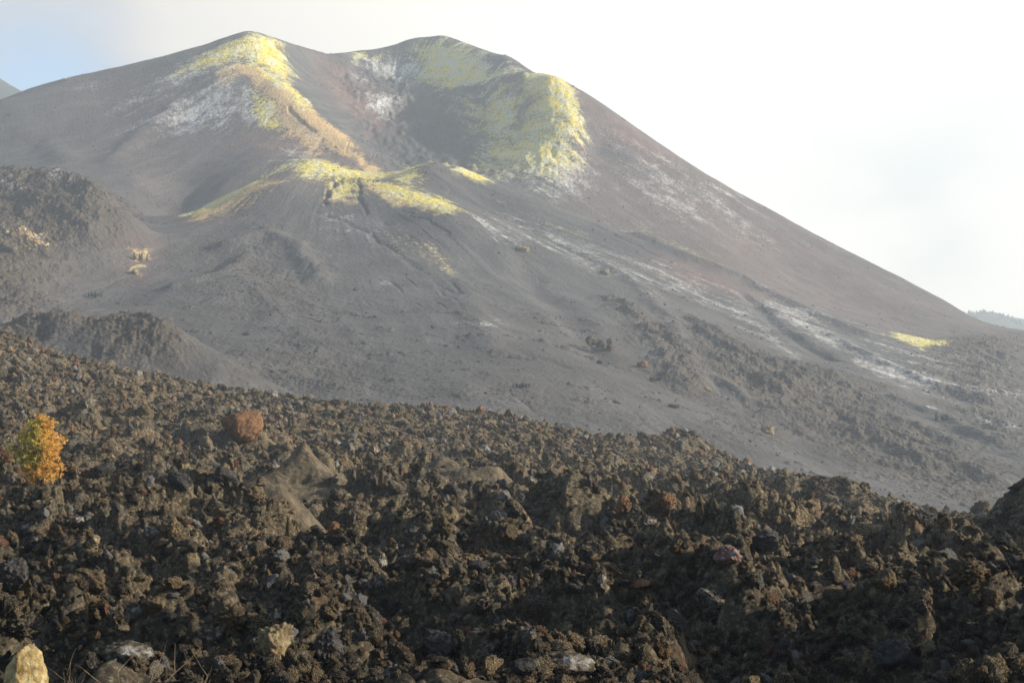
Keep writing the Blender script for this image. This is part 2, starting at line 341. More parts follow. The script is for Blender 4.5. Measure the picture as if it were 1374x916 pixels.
def mat_volcano():
    s = NT('volcanic_ash_and_deposits'); P = s.obj()
    big = s.noise(.006, 5, .5, P); mid = s.noise(.05, 6, .6, P); fine = s.noise(.45, 6, .7, P); mid2 = s.noise(.13, 5, .6, P); grit = s.noise(1.6, 4, .7, P)
    st = s.attr('streak'); spk2 = s.noise(.9, 5, .8, P)
    base = s.mix(s.step(big, .38, .62), (.075, .078, .083), (.112, .102, .096))
    base = s.mix(s.step(mid, .35, .7), base, (.125, .122, .120))
    base = s.mix(s.step(st, .42, .8, 0, .6), base, (.165, .160, .160))
    def layer(c, name, col1, col2, lo, w=.16, use=None):
        a = s.attr(name); br = s.math('ADD', s.math('ADD', s.math('MULTIPLY', fine, .36), s.math('MULTIPLY', grit, .26)), s.math('ADD', s.math('MULTIPLY', st, .16), s.math('MULTIPLY', mid2, .26)))
        # the deposit breaks up into grains and streaks where its cover is thin
        th = s.math('SUBTRACT', .70, s.math('MULTIPLY', a, lo))
        f = s.step(br, s.math('SUBTRACT', th, w * .5), s.math('ADD', th, w * .5))
        f = s.math('MULTIPLY', f, s.step(a, .02, .25))
        f = s.math('MULTIPLY', f, s.step(spk2, .36, .56, .30, 1.))
        cc = s.mix(s.step(grit, .3, .7), col1, col2)
        return s.mix(f, c, cc)
    c = base
    rb = s.attr('brown')
    c = s.mix(s.math('MULTIPLY', rb, s.step(s.math('ADD', fine, s.math('MULTIPLY', mid, .3)), .35, .75, .45, 1.)), c, s.mix(s.step(grit, .35, .65), (.045, .038, .031), (.14, .112, .078)))
    c = s.mix(s.math('MULTIPLY', s.math('MULTIPLY', s.attr('red'), .9), s.step(s.math('ADD', s.math('MULTIPLY', mid2, .6), s.math('MULTIPLY', fine, .4)), .38, .62, .25, 1.)), c, s.mix(mid, (.23, .125, .105), (.38, .225, .185)))
    c = layer(c, 'ochre', (.88, .62, .28), (.62, .42, .20), .50, .16)
    c = layer(c, 'white', (.85, .84, .80), (.52, .52, .52), .36, .18)
    c = layer(c, 'sulphur', s.mix(s.step(mid2, .42, .62), (1., .82, .08), (.86, .84, .50)), s.mix(s.step(mid2, .42, .62), (.80, .66, .13), (.62, .62, .40)), .42, .16)
    c = s.mix(s.math('MULTIPLY', s.attr('dark'), .85), c, s.mix(fine, (.032, .036, .045), (.06, .06, .068)))  # crater and crack shade put into the colour as dark blue-grey
    spk = s.step(s.noise(.8, 3, .8, P), .66, .74)
    c = s.mix(s.math('MULTIPLY', spk, .35), c, (.25, .25, .24))
    s.l(c, s.b.inputs['Base Color'])
    h = s.math('ADD', s.math('MULTIPLY', s.noise(.6, 8, .65, P), 1.), s.math('MULTIPLY', s.vor(.8, P), s.math('MULTIPLY', rb, .9)))
    s.l(s.bump(h, 1.1, .8), s.b.inputs['Normal'])
    return s.m

def rock_color(s, P, dark=(.024, .021, .019), mid=(.118, .100, .072), light=(.37, .31, .205), sc=1., crust=.0, rust=.3, rand=True):
    n1 = s.noise(2.2 * sc, 6, .65, P); n2 = s.noise(9 * sc, 5, .7, P); n3 = s.noise(.9 * sc, 3, .5, P, out=1)
    c = s.mix(s.step(n1, .32, .58), dark, mid)
    c = s.mix(s.step(n2, .46, .72), c, light)
    if rust: c = s.mix(s.math('MULTIPLY', s.step(s.noise(1.1 * sc, 3, .6, P), .56, .68), rust), c, (.20, .085, .040))
    if rand:
        r = s.n('ShaderNodeObjectInfo').outputs['Random']
        c = s.mix(s.step(r, .25, 1., 0, 1), c, s.mix(1., c, (1.7, 1.5, 1.2), 'MULTIPLY')); c = s.mix(s.step(r, .35, .0, 0, 1), c, s.mix(1., c, (.45, .46, .50), 'MULTIPLY'))
        c = s.mix(s.step(r, .915, .925), c, s.mix(n1, (.34, .33, .31), (.15, .14, .13)))
        r2 = s.math('FRACT', s.math('MULTIPLY', r, 37.7))
        c = s.mix(s.math('MULTIPLY', s.step(r2, .93, .95), .7), c, (.19, .09, .055))
        c = s.mix(s.math('MULTIPLY', s.step(r2, .12, .02), .6), c, (.085, .08, .078))
    if crust: c = s.mix(s.math('MULTIPLY', s.step(s.math('ADD', s.noise(2.6 * sc, 8, .75, P), s.math('MULTIPLY', n2, .25)), .72 - crust * .16, .86 - crust * .16), .85), c, s.mix(n1, (.60, .60, .59), (.36, .355, .35)))
    return c
def mat_rock(name, **k):
    s = NT(name); P = s.obj()
    bd = k.pop('bd', .05)
    s.l(rock_color(s, P, **k), s.b.inputs['Base Color'])
    sc = k.get('sc', 1.)
    h = s.math('ADD', s.noise(5 * sc, 9, .72, P), s.math('MULTIPLY', s.vor(9 * sc, P), -.5))
    s.l(s.bump(h, bd, 1.), s.b.inputs['Normal'])
    return s.m
def mat_lava():
    s = NT('clinkery_lava'); P = s.obj()
    ash = s.attr('ash'); crust = s.attr('crust')
    c = rock_color(s, P, sc=1., rand=False, rust=.35)
    big = s.noise(.07, 4, .6, P)
    c = s.mix(s.step(big, .35, .65, 0, .55), c, s.mix(1., c, (1.5, 1.35, 1.05), 'MULTIPLY'))
    cr = s.step(s.math('ADD', s.noise(1.5, 7, .7, P), s.math('MULTIPLY', crust, .12)), .76, .88)
    c = s.mix(s.math('MULTIPLY', cr, .7), c, (.32, .32, .32))
    ashc = s.mix(s.step(s.noise(1.3, 8, .75, P), .35, .65), (.07, .058, .043), (.20, .16, .105))
    c = s.mix(ash, c, ashc)
    s.l(c, s.b.inputs['Base Color'])
    h = s.math('ADD', s.noise(2.5, 10, .75, P), s.math('MULTIPLY', s.vor(4, P), -.5))
    h = s.math('MULTIPLY', h, s.math('SUBTRACT', 1., s.math('MULTIPLY', ash, .55)))
    s.l(s.bump(h, .28, 1.), s.b.inputs['Normal'])
    return s.m
M_VOL = mat_volcano(); M_LAVA = mat_lava()
M_ROCK = mat_rock('brown_lava_rock', bd=.12, crust=.12)
M_BROWN = mat_rock('weathered_brown_rock', bd=.12, dark=(.045, .036, .026), mid=(.12, .09, .055), light=(.24, .185, .11), rand=False)
M_CRUST = mat_rock('pale_crusted_rock', bd=.12, crust=.55, rand=False)
M_GREY = mat_rock('dark_grey_rock', bd=.12, dark=(.03, .03, .032), mid=(.07, .066, .062), light=(.15, .145, .135), rust=.1, rand=False)
M_RUST = mat_rock('rust_red_rock', bd=.1, dark=(.08, .043, .027), mid=(.21, .11, .055), light=(.34, .20, .10), rust=0, rand=False)
M_TAN = mat_rock('tan_crusted_rock', bd=.12, dark=(.12, .09, .05), mid=(.30, .23, .13), light=(.50, .42, .27), rust=.25, rand=False)
M_SCREE = mat_rock('slope_stone', bd=.2, dark=(.05, .048, .046), mid=(.10, .09, .08), light=(.20, .18, .15), rust=.15)
M_YEL = mat_rock('yellow_ochre_rock', bd=.06, sc=2.4, dark=(.25, .16, .06), mid=(.60, .46, .22), light=(.78, .68, .42), rust=.35, rand=False)
M_PINK = mat_rock('pinkish_white_rock', bd=.12, crust=.5, dark=(.10, .05, .04), mid=(.26, .14, .11), light=(.42, .34, .30), rust=.5, rand=False)

# ------------------------------------------------------------------ volcano mesh
def build_volcano():
    az = np.linspace(math.radians(-26), math.radians(27), 1380)
    t = np.tan(az)
    # flat areas near, steep areas far: even steps seen on the slope
    Yr = np.r_[np.linspace(255, 345, 110, endpoint=False), np.linspace(345, 1062, 900, endpoint=False), np.linspace(1062, 1480, 60)]
    Y = np.repeat(Yr[:, None], len(t), 1); X = Y * t
    Z = vfit(X, Y).reshape(X.shape).astype(float)
    A = {}
    wx = X + 9 * fbm2(X / 22, Y / 22, 4, 51, .65); wy = Y + 9 * fbm2(X / 22, Y / 22, 4, 61, .65)
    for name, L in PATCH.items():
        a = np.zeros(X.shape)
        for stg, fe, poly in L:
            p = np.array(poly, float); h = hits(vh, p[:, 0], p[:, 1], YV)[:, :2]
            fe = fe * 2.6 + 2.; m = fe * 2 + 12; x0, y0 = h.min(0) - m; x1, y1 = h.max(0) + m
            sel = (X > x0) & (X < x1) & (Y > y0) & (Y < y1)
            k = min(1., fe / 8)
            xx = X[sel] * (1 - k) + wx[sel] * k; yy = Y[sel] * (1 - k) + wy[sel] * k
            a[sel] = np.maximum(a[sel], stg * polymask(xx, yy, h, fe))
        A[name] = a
    # streaks run down the fall line of the two cones
    def pol(cx, cy, seed):
        th = np.arctan2(X - cx, Y - cy); r = np.hypot(X - cx, Y - cy)
        ph = th * 42 + .6 * fbm2(X / 30, Y / 30, 3, seed)
        return (perlin2(ph * .6, r * .02, seed) + .7 * perlin2(ph * 1.3, r * .035, seed + 1) + .4 * perlin2(ph * 2.4, r * .06, seed + 2)) / 1.5
    s1 = pol(-90, 980, 3); s2 = pol(W(440, 215, 735)[0], 740, 9)
    w2 = sstep(770, 690, Y + .12 * X)
    st = s1 * (1 - w2) + s2 * w2
    A['streak'] = .5 + .5 * np.clip(st, -1, 1)
    # levees, cracks and ledges running down the cones
    for line, wd, hh in RELIEF:
        p = np.array(line, float); q = hits(vh, p[:, 0], p[:, 1], YV)[:, :2]; m = wd * 4
        x0, y0 = q.min(0) - m; x1, y1 = q.max(0) + m; sel = (X > x0) & (X < x1) & (Y > y0) & (Y < y1)
        xx = X[sel] * .6 + wx[sel] * .4; yy = Y[sel] * .6 + wy[sel] * .4; d2 = np.full(xx.shape, 1e9)
        for (ax, ay), (bx, by) in zip(q[:-1], q[1:]):
            ex, ey = bx - ax, by - ay; tt = np.clip(((xx - ax) * ex + (yy - ay) * ey) / (ex * ex + ey * ey), 0, 1)
            d2 = np.minimum(d2, (xx - ax - tt * ex) ** 2 + (yy - ay - tt * ey) ** 2)
        Z[sel] += hh * np.exp(-d2 / wd ** 2)
    rub = A['brown']; smooth = 1 - .6 * sstep(.2, .8, rub)
    soft = sstep(300, 420, Y)
    Z += soft * smooth * st * .16
    rp = sstep(-.05, .25, fbm2(X / 90, Y / 90, 3, 181)); thA = np.arctan2(X + 90, Y - 980); thB = np.arctan2(X - W(440, 215, 735)[0], Y - 740)
    wob = .35 * fbm2(X / 40, Y / 40, 3, 183)
    rillA = np.abs(perlin2(thA * 26 + wob, np.hypot(X + 90, Y - 980) * .004, 185)); rillB = np.abs(perlin2(thB * 20 + wob, np.hypot(X, Y - 740) * .005, 187))
    Z -= soft * smooth * rp * .5 * sstep(-.1, .25, fbm2(X / 35, Y / 35, 3, 186)) * np.exp(-((rillA * (1 - w2) + rillB * w2) / .05) ** 2)
    Z += soft * 1.6 * fbm2(X / 55, Y / 55, 4, 21) + .22 * fbm2(X / 6, Y / 6, 4, 25, .6)
    # broken crater walls
    cr = A.pop('crag'); Z += cr * (3.2 * (1 - 2.2 * np.abs(fbm2(X / 26, Y / 34, 4, 161, .6))) - 1.0 + 1.6 * np.abs(fbm2(X / 7, Y / 7, 3, 165)))
    # rough flows
    rid = 1 - np.abs(fbm2(X / 16, Y / 16, 5, 31, .62)) * 2.4
    lump = np.abs(fbm2(X / 5.5, Y / 5.5, 4, 35, .65))
    Z += rub * (.8 + .2 * sstep(380, 460, Y)) * (2.2 * rid + 3.4 * lump - 1.6 + 4.2 * (1 - 2.2 * np.abs(fbm2(X / 38 + Y / 60, Y / 45, 3, 37))) - 1.)
    # scattered ledges on the lower slopes
    led = sstep(.20, .38, fbm2(X / 16 + .4 * Y / 30, Y / 9, 4, 71, .6)) * sstep(560, 470, Y) * (1 - rub)
    Z += led * (.3 + 1.6 * np.abs(fbm2(X / 4, Y / 4, 3, 77)))
    A['brown'] = np.maximum(rub, led * .55)
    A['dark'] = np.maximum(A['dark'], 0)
    # crusted deposits stand a little rough
    Z += .7 * A['white'] * fbm2(X / 2.6, Y / 2.6, 2, 81) + .6 * A['sulphur'] * fbm2(X / 3, Y / 3, 2, 85)
    Z -= 1.6 * A['dark'] * (A['dark'] > .3) * sstep(700, 720, 0 * Y + 800)
    global VT; VT = (X, Y, Z, A['brown'])
    return grid_mesh('volcano_terrain', X, Y, Z, A, M_VOL, 'structure')
build_volcano()

# the brown hillocks at the foot of the slope, left: terrain of their own relief
# ------------------------------------------------------------------ lava field
EDGE = [(-300,380),(-100,425),(0,446),(100,480),(200,502),(270,517),(400,533),(470,544),(560,545),(640,551),(720,565),(800,586),(870,596),(920,594),(960,613),(1050,636),(1120,650),(1200,667),(1300,690),(1374,708),(1600,738)]
L = [[(px, py + 2, 236) for px, py in EDGE], [(px, py + 60, 290) for px, py in EDGE],
 [(-1200,1330,5),(687,1330,5),(2500,1330,5)],[(-700,1030,8),(687,1030,8),(2000,1030,8)],[(-500,1015,11),(687,1025,11),(1900,1015,11)],
 [(-500,985,16),(687,990,16),(1800,985,16)],
 [(-400,880,24),(0,890,24),(350,897,24),(700,905,24),(1050,895,24),(1374,885,24),(1800,860,24)],
 [(-400,790,35),(0,800,35),(350,815,35),(700,830,35),(1050,820,35),(1374,800,35),(1700,770,35)],
 [(-300,700,55),(0,722,55),(350,750,55),(700,762,55),(1050,755,55),(1374,745,55),(1700,720,55)],
 [(-300,610,90),(0,652,90),(350,680,90),(700,692,90),(1050,708,90),(1374,725,90),(1700,720,90)],
 [(-300,520,140),(0,572,140),(350,605,140),(700,632,140),(1050,668,140),(1374,712,140),(1700,720,140)],
 [(-300,440,190),(0,500,190),(350,558,190),(700,592,190),(1050,643,190),(1374,700,190),(1700,720,190)]]
lfit = Fit(L, 10.0, 6.0)
lgrid = Grid(lfit, -190, 200, 3, 292, 1.5)
def at(px, py, Y): return W(px, py, Y)
# mounds: px, py of the top, distance, half widths across / along, height, sharpness, ash cover
MOUND = [
 (408,612,78,5.4,6.2,4.5,1.05,.95), (368,704,56,2.8,3.4,2.9,1.6,.9), (180,608,104,3.6,4,2.2,1.0,.9), (590,640,92,6.5,5,3.2,1.3,.85), (655,662,88,5.0,4,2.2,1.3,.9),
 (760,700,62,3.2,4,2.7,1.4,.25),(700,770,44,3.4,4,1.5,1.6,.1),(300,700,66,4,5,2.2,1.4,.2),(250,730,52,3.5,3,1.0,1.4,0),
 (60,700,70,6,5,1.3,1.6,0),(130,770,44,3.2,3,1.1,1.6,0),(30,760,46,3,3,1.0,1.6,0),(280,800,38,2.2,2.2,1.0,1.5,0),(980,690,74,5,4,1.5,1.5,0),(1080,740,58,4,4,1.3,1.5,0),
 (1440,628,66,6.0,5,4.4,1.3,.0),(1360,668,64,3.0,3,1.4,1.4,.0),(1290,780,44,2.2,2.5,1.5,1.3,.0),(1190,760,52,1.6,1.6,1.0,1.3,0),(920,588,232,6,6,2.2,1.3,0),(900,600,225,9,8,2.0,1.5,0),
 (820,760,50,4,3,.9,1.6,0),(880,820,37,3.4,1.8,.9,1.6,0),(1000,830,35,3.0,1.8,.8,1.6,0),(590,850,30,1.3,1.3,.8,1.5,0),(540,720,62,4,3,.8,1.6,0),(1180,840,33,2.2,1.5,.8,1.5,0),
 (1100,650,160,9,7,2.0,1.5,0),(1150,660,130,6,5,2.0,1.5,0),(560,620,120,6,5,1.6,1.5,0),(330,560,150,9,6,1.4,1.5,0),(100,530,150,8,6,2.0,1.5,0),(250,545,150,6,3,1.2,1.5,0),
 (40,600,130,5,4,1.6,1.5,0),(780,640,140,8,6,1.6,1.5,0),(440,605,105,5,4,1.5,1.5,0),(900,665,105,4,3,1.2,1.5,.0),(1010,660,130,8,4,2.0,1.5,0),
]
HOLLOW = [(200,560,138,9,5,2.6),(490,612,104,7,6,3.4),(560,640,98,4,4,1.6),(700,800,36,7,2.6,1.0),(480,860,28,5,2.2,1.0),(1240,740,56,7,6,2.0),(1200,690,92,6,4,2.0),(640,600,170,6,5,1.5),(100,640,92,3.5,3,1.5),(820,690,74,6,4,1.4),(640,740,58,3,3,1.)]
_M = []
for px, py, Y, a, b, h, sh, ash in MOUND:
    x, y, z = at(px, py, Y); _M.append((x, y, a, b, h, sh, ash))
_Hl = []
for px, py, Y, a, b, h in HOLLOW:
    x, y, z = at(px, py, Y); _Hl.append((x, y, a, b, h))
# unseen berms added right of the camera to cast shade over the foreground hollow
_B = [(15.0, 20, 4.6, 6.0, 5.2), (21, 34, 6.0, 6.0, 3.4), (30, 52, 8.0, 8.0, 3.0)]
def lava_parts(x, y):
    x = np.asarray(x, float); y = np.asarray(y, float); ash = np.zeros(x.shape); z = lgrid(x, y)
    wx = x + .9 * perlin2(x / 3.1, y / 3.1, 5); wy = y + .9 * perlin2(x / 3.1, y / 3.1, 6)
    for mx, my, a, b, h, sh, am in _M:
        r = np.sqrt(((wx - mx) / a) ** 2 + ((wy - my) / b) ** 2)
        z = z + h * np.clip(1 - r, 0, 1) ** sh if sh <= 1 else z + h * np.exp(-(r ** sh) * 1.6)
        if am: ash = np.maximum(ash, am * sstep(1.0, .72, r + .5 * perlin2(x / 2.2, y / 2.2, 8) + .3 * perlin2(x / .7, y / .7, 12)))
    for mx, my, a, b, h in _Hl:
        r = np.sqrt(((wx - mx) / a) ** 2 + ((wy - my) / b) ** 2); z = z - h * np.exp(-r ** 4)
    for mx, my, a, b, h in _B:
        r = np.sqrt(((x - mx) / a) ** 2 + ((y - my) / b) ** 2); z = z + h * np.exp(-r ** 3)
    return z, ash
def lava_h(x, y, full=False):
    shp = np.shape(x); x = np.ravel(x).astype(float); y = np.ravel(y).astype(float)
    z, ash = lava_parts(x, y); r = (1 - .93 * ash) * (1 - .5 * sstep(80, 190, y))
    near = sstep(9, 22, y)
    hum = 1 - np.abs(fbm2(x / 14, y / 11, 2, 91)) * 2.2
    z = z + r * near * (.25 + .75 * sstep(20, 80, y)) * (2.5 * hum - 1.1)
    z = z + r * near * .95 * (1 - 2.2 * np.abs(perlin2(x / 4.3, y / 3.7, 93)))
    z = z + r * near * 1.0 * sstep(-.06, .07, fbm2(x / 9, y / 7, 3, 131)) + r * near * .6 * sstep(-.05, .05, fbm2(x / 4, y / 3.4, 3, 134))
    z = z - 1.45 * r * near - .7 * sstep(130, 230, y) - 1.3 * sstep(.12, .30, x / np.maximum(y, 1)) * sstep(38, 75, y)
    lum = np.abs(fbm2(x / 1.7, y / 1.7, 4, 95, .6)) * (1 - .3 * sstep(60, 140, y))
    z = z + r * (.25 + .75 * near) * 1.15 * lum
    z = z + .10 * r * fbm2(x / .5, y / .5, 3, 99, .6) + .22 * r * np.abs(fbm2(x / .7, y / .7, 3, 151, .6))
    return (z.reshape(shp), ash.reshape(shp)) if full else z.reshape(shp)
def build_lava():
    t = np.tan(np.linspace(math.radians(-27), math.radians(33), 1500))
    Yr = np.r_[np.linspace(4, 14, 40, endpoint=False), np.exp(np.linspace(math.log(14), math.log(245), 1000, endpoint=False)), np.linspace(245, 288, 30)]
    Y = np.repeat(Yr[:, None], len(t), 1); X = Y * t
    Z, ash = lava_h(X, Y, True)
    amp = .35 * np.clip(Y / 60, .35, 1.6) * (1 - .9 * ash)
    k = 1.5 * np.clip(60 / Y, .5, 1.6)
    X2 = X + amp * fbm2(X / 1.5, Y / 1.5 + Z, 3, 101, .6); Y2 = Y + amp * fbm2(X / 1.5 + Z, Y / 1.5, 3, 111, .6)
    crust = sstep(.30, .55, fbm2(X / 9, Y / 9, 3, 121))
    return grid_mesh('lava_field', X2, Y2, Z, {'ash': ash, 'crust': crust}, M_LAVA, 'structure')
build_lava()
YL = np.r_[np.arange(5, 60, .15), np.arange(60, 262, .4)]
def lhit(px, py): return hits(lava_h, px, py, YL)

# brown hillocks between lava and ash slope
def hillock(name, pts, Y0, depth, mat_attr):
    pass

# ------------------------------------------------------------------ rocks
def ico(sub):
    import bmesh
    bm = bmesh.new(); bmesh.ops.create_icosphere(bm, subdivisions=sub, radius=1)
    v = np.array([q.co[:] for q in bm.verts]); f = np.array([[q.index for q in p.verts] for p in bm.faces]); bm.free()
    return v, f
ICO = {k: ico(k) for k in (2, 3, 4, 5)}
def rock_shape(sub, seed, rough=.35, cuts=7, clink=.25, fine=.05):
    v, f = ICO[sub]; r = np.random.default_rng(seed); o = r.uniform(-50, 50, 3); n = v.copy()
    d = 1 + rough * perlin3(*(n * .9 + o).T) + rough * .6 * perlin3(*(n * 2.1 + o).T)
    v = n * d[:, None]
    for _ in range(cuts):
        a = r.normal(size=3); a /= np.linalg.norm(a); h = r.uniform(.55, .92); q = v @ a
        v = v - np.outer(np.maximum(0, q - h) * .93, a)
    w = clink * (np.abs(perlin3(*(v * 3.3 + o).T)) - .25) + clink * .5 * (np.abs(perlin3(*(v * 7 + o).T)) - .25)
    if sub >= 4: w = w + fine * perlin3(*(v * 14 + o).T) + fine * .6 * perlin3(*(v * 27 + o).T)
    v = v + n * w[:, None]
    v /= np.abs(v).max()
    return v, f

def scatter(name, label, mat, cat, P, s, NV=16):
    NV = NV; V_, F_, ID = [], [], []; off = 0
    for k in range(NV):
        v, f = rock_shape(4, 900 + k, .5, (12, 5, 9, 4)[k % 4], (.12, .75, .25, .5)[k % 4], .08)
        V_.append(v); F_.append(f + off); off += len(v); ID += [k] * len(v)
    n = len(P)
    allv = np.r_[np.concatenate(V_), P]
    me = mesh_from(name, allv, np.concatenate(F_), mat)
    vid = np.r_[np.array(ID), -np.ones(n)].astype(np.int32)
    pick = np.r_[np.zeros(off), rng.integers(0, NV, n)].astype(np.int32)
    for nm, ty, val in (('vid', 'INT', vid), ('pick', 'INT', pick)):
        a = me.attributes.new(nm, ty, 'POINT'); a.data.foreach_set('value', val)
    rot = np.zeros((len(allv), 3), f32); rot[off:] = rng.uniform(0, 6.283, (n, 3))
    scl = np.ones((len(allv), 3), f32); scl[off:] = s[:, None] * rng.uniform(.45, 1.3, (n, 3))
    for nm, val in (('rot', rot), ('scl', scl)):
        a = me.attributes.new(nm, 'FLOAT_VECTOR', 'POINT'); a.data.foreach_set('vector', val.ravel())
    o = link(name, me, kind='stuff', label=label, category=cat)
    g = bpy.data.node_groups.new('scatter_rubble', 'GeometryNodeTree')
    g.interface.new_socket('Geometry', in_out='INPUT', socket_type='NodeSocketGeometry'); g.interface.new_socket('Geometry', in_out='OUTPUT', socket_type='NodeSocketGeometry')
    gi = g.nodes.new('NodeGroupInput'); go = g.nodes.new('NodeGroupOutput')
    def named(nm, ty):
        x = g.nodes.new('GeometryNodeInputNamedAttribute'); x.data_type = ty; x.inputs[0].default_value = nm; return x.outputs[0]
    va = named('vid', 'INT'); join = g.nodes.new('GeometryNodeJoinGeometry')
    def sep(k):
        c = g.nodes.new('FunctionNodeCompare'); c.data_type = 'INT'; c.operation = 'EQUAL'
        g.links.new(va, c.inputs[2]); c.inputs[3].default_value = k
        s_ = g.nodes.new('GeometryNodeSeparateGeometry'); s_.domain = 'POINT'; g.links.new(gi.outputs[0], s_.inputs[0]); g.links.new(c.outputs[0], s_.inputs[1])
        return s_.outputs[0]
    for k in reversed(range(NV)):
        gt = g.nodes.new('GeometryNodeGeometryToInstance'); g.links.new(sep(k), gt.inputs[0]); g.links.new(gt.outputs[0], join.inputs[0])
    ip = g.nodes.new('GeometryNodeInstanceOnPoints'); g.links.new(sep(-1), ip.inputs['Points']); g.links.new(join.outputs[0], ip.inputs['Instance'])
    ip.inputs['Pick Instance'].default_value = True; g.links.new(named('pick', 'INT'), ip.inputs['Instance Index'])
    e2r = g.nodes.new('FunctionNodeEulerToRotation'); g.links.new(named('rot', 'FLOAT_VECTOR'), e2r.inputs[0]); g.links.new(e2r.outputs[0], ip.inputs['Rotation'])
    g.links.new(named('scl', 'FLOAT_VECTOR'), ip.inputs['Scale']); g.links.new(ip.outputs[0], go.inputs[0])
    m = o.modifiers.new('scatter', 'NODES'); m.node_group = g
    return o
def build_rubble():
    N = 320000
    az = np.tan(rng.uniform(math.radians(-23), math.radians(25), N)); u = rng.uniform(0, 1, N)
    Y = np.where(rng.uniform(0, 1, N) < .8, np.exp(math.log(15) + u * (math.log(246) - math.log(15))), 60 + 185 * np.sqrt(u))
    X = Y * az; s = np.exp(rng.normal(0, .72, N)) * (.024 + .0011 * Y ** .93)
    s = np.clip(s, .03, .16 + .0034 * Y)
    n2 = 17000; u2 = rng.uniform(0, 1, n2); Y2 = np.exp(math.log(16) + u2 * math.log(130 / 16)); az2 = np.tan(rng.uniform(math.radians(-22), math.radians(23), n2))
    s2 = np.clip(np.exp(rng.normal(0, .5, n2)) * (.045 + .0016 * Y2), .05, .1 + .006 * Y2)
    X = np.r_[X, Y2 * az2]; Y = np.r_[Y, Y2]; s = np.r_[s, s2]; N += n2
    Z, ash = lava_h(X, Y, True)
    keep = rng.uniform(0, 1, N) > ash * 1.08 - .03
    patchy = fbm2(X / 5, Y / 5, 2, 141); keep &= rng.uniform(0, 1, N) < .75 + .9 * patchy
    X, Y, Z, s = X[keep], Y[keep], Z[keep], s[keep]; n = len(X)
    P = np.c_[X, Y, Z + s * .15]
    scatter('lava_rubble', 'loose brown clinker rubble covering the whole lava field', M_ROCK, 'rubble', P, s)
build_rubble()
def build_scree():
    X, Y, Z, br = VT; r, c = X.shape; N = 160000
    i = rng.integers(60, 980, N); j = rng.integers(60, c - 60, N); x, y, z, b = X[i, j], Y[i, j], Z[i, j], br[i, j]
    cl = fbm2(x / 28, y / 20, 4, 191, .6); p = .012 + .75 * b ** 2 + .9 * sstep(.12, .4, cl) * (1 - .8 * sstep(520, 650, y))
    k = rng.uniform(0, 1, N) < p * (y / 700) ** 1.5; x, y, z, b = x[k], y[k], z[k], b[k]
    s = np.exp(rng.normal(0, .55, len(x))) * (.10 + .00028 * y); s = np.clip(s, .08, .9)
    scatter('slope_scree', 'dark stones and scree scattered over the ash slopes of the cone', M_SCREE, 'scree', np.c_[x, y, z], s, 8)
build_scree()

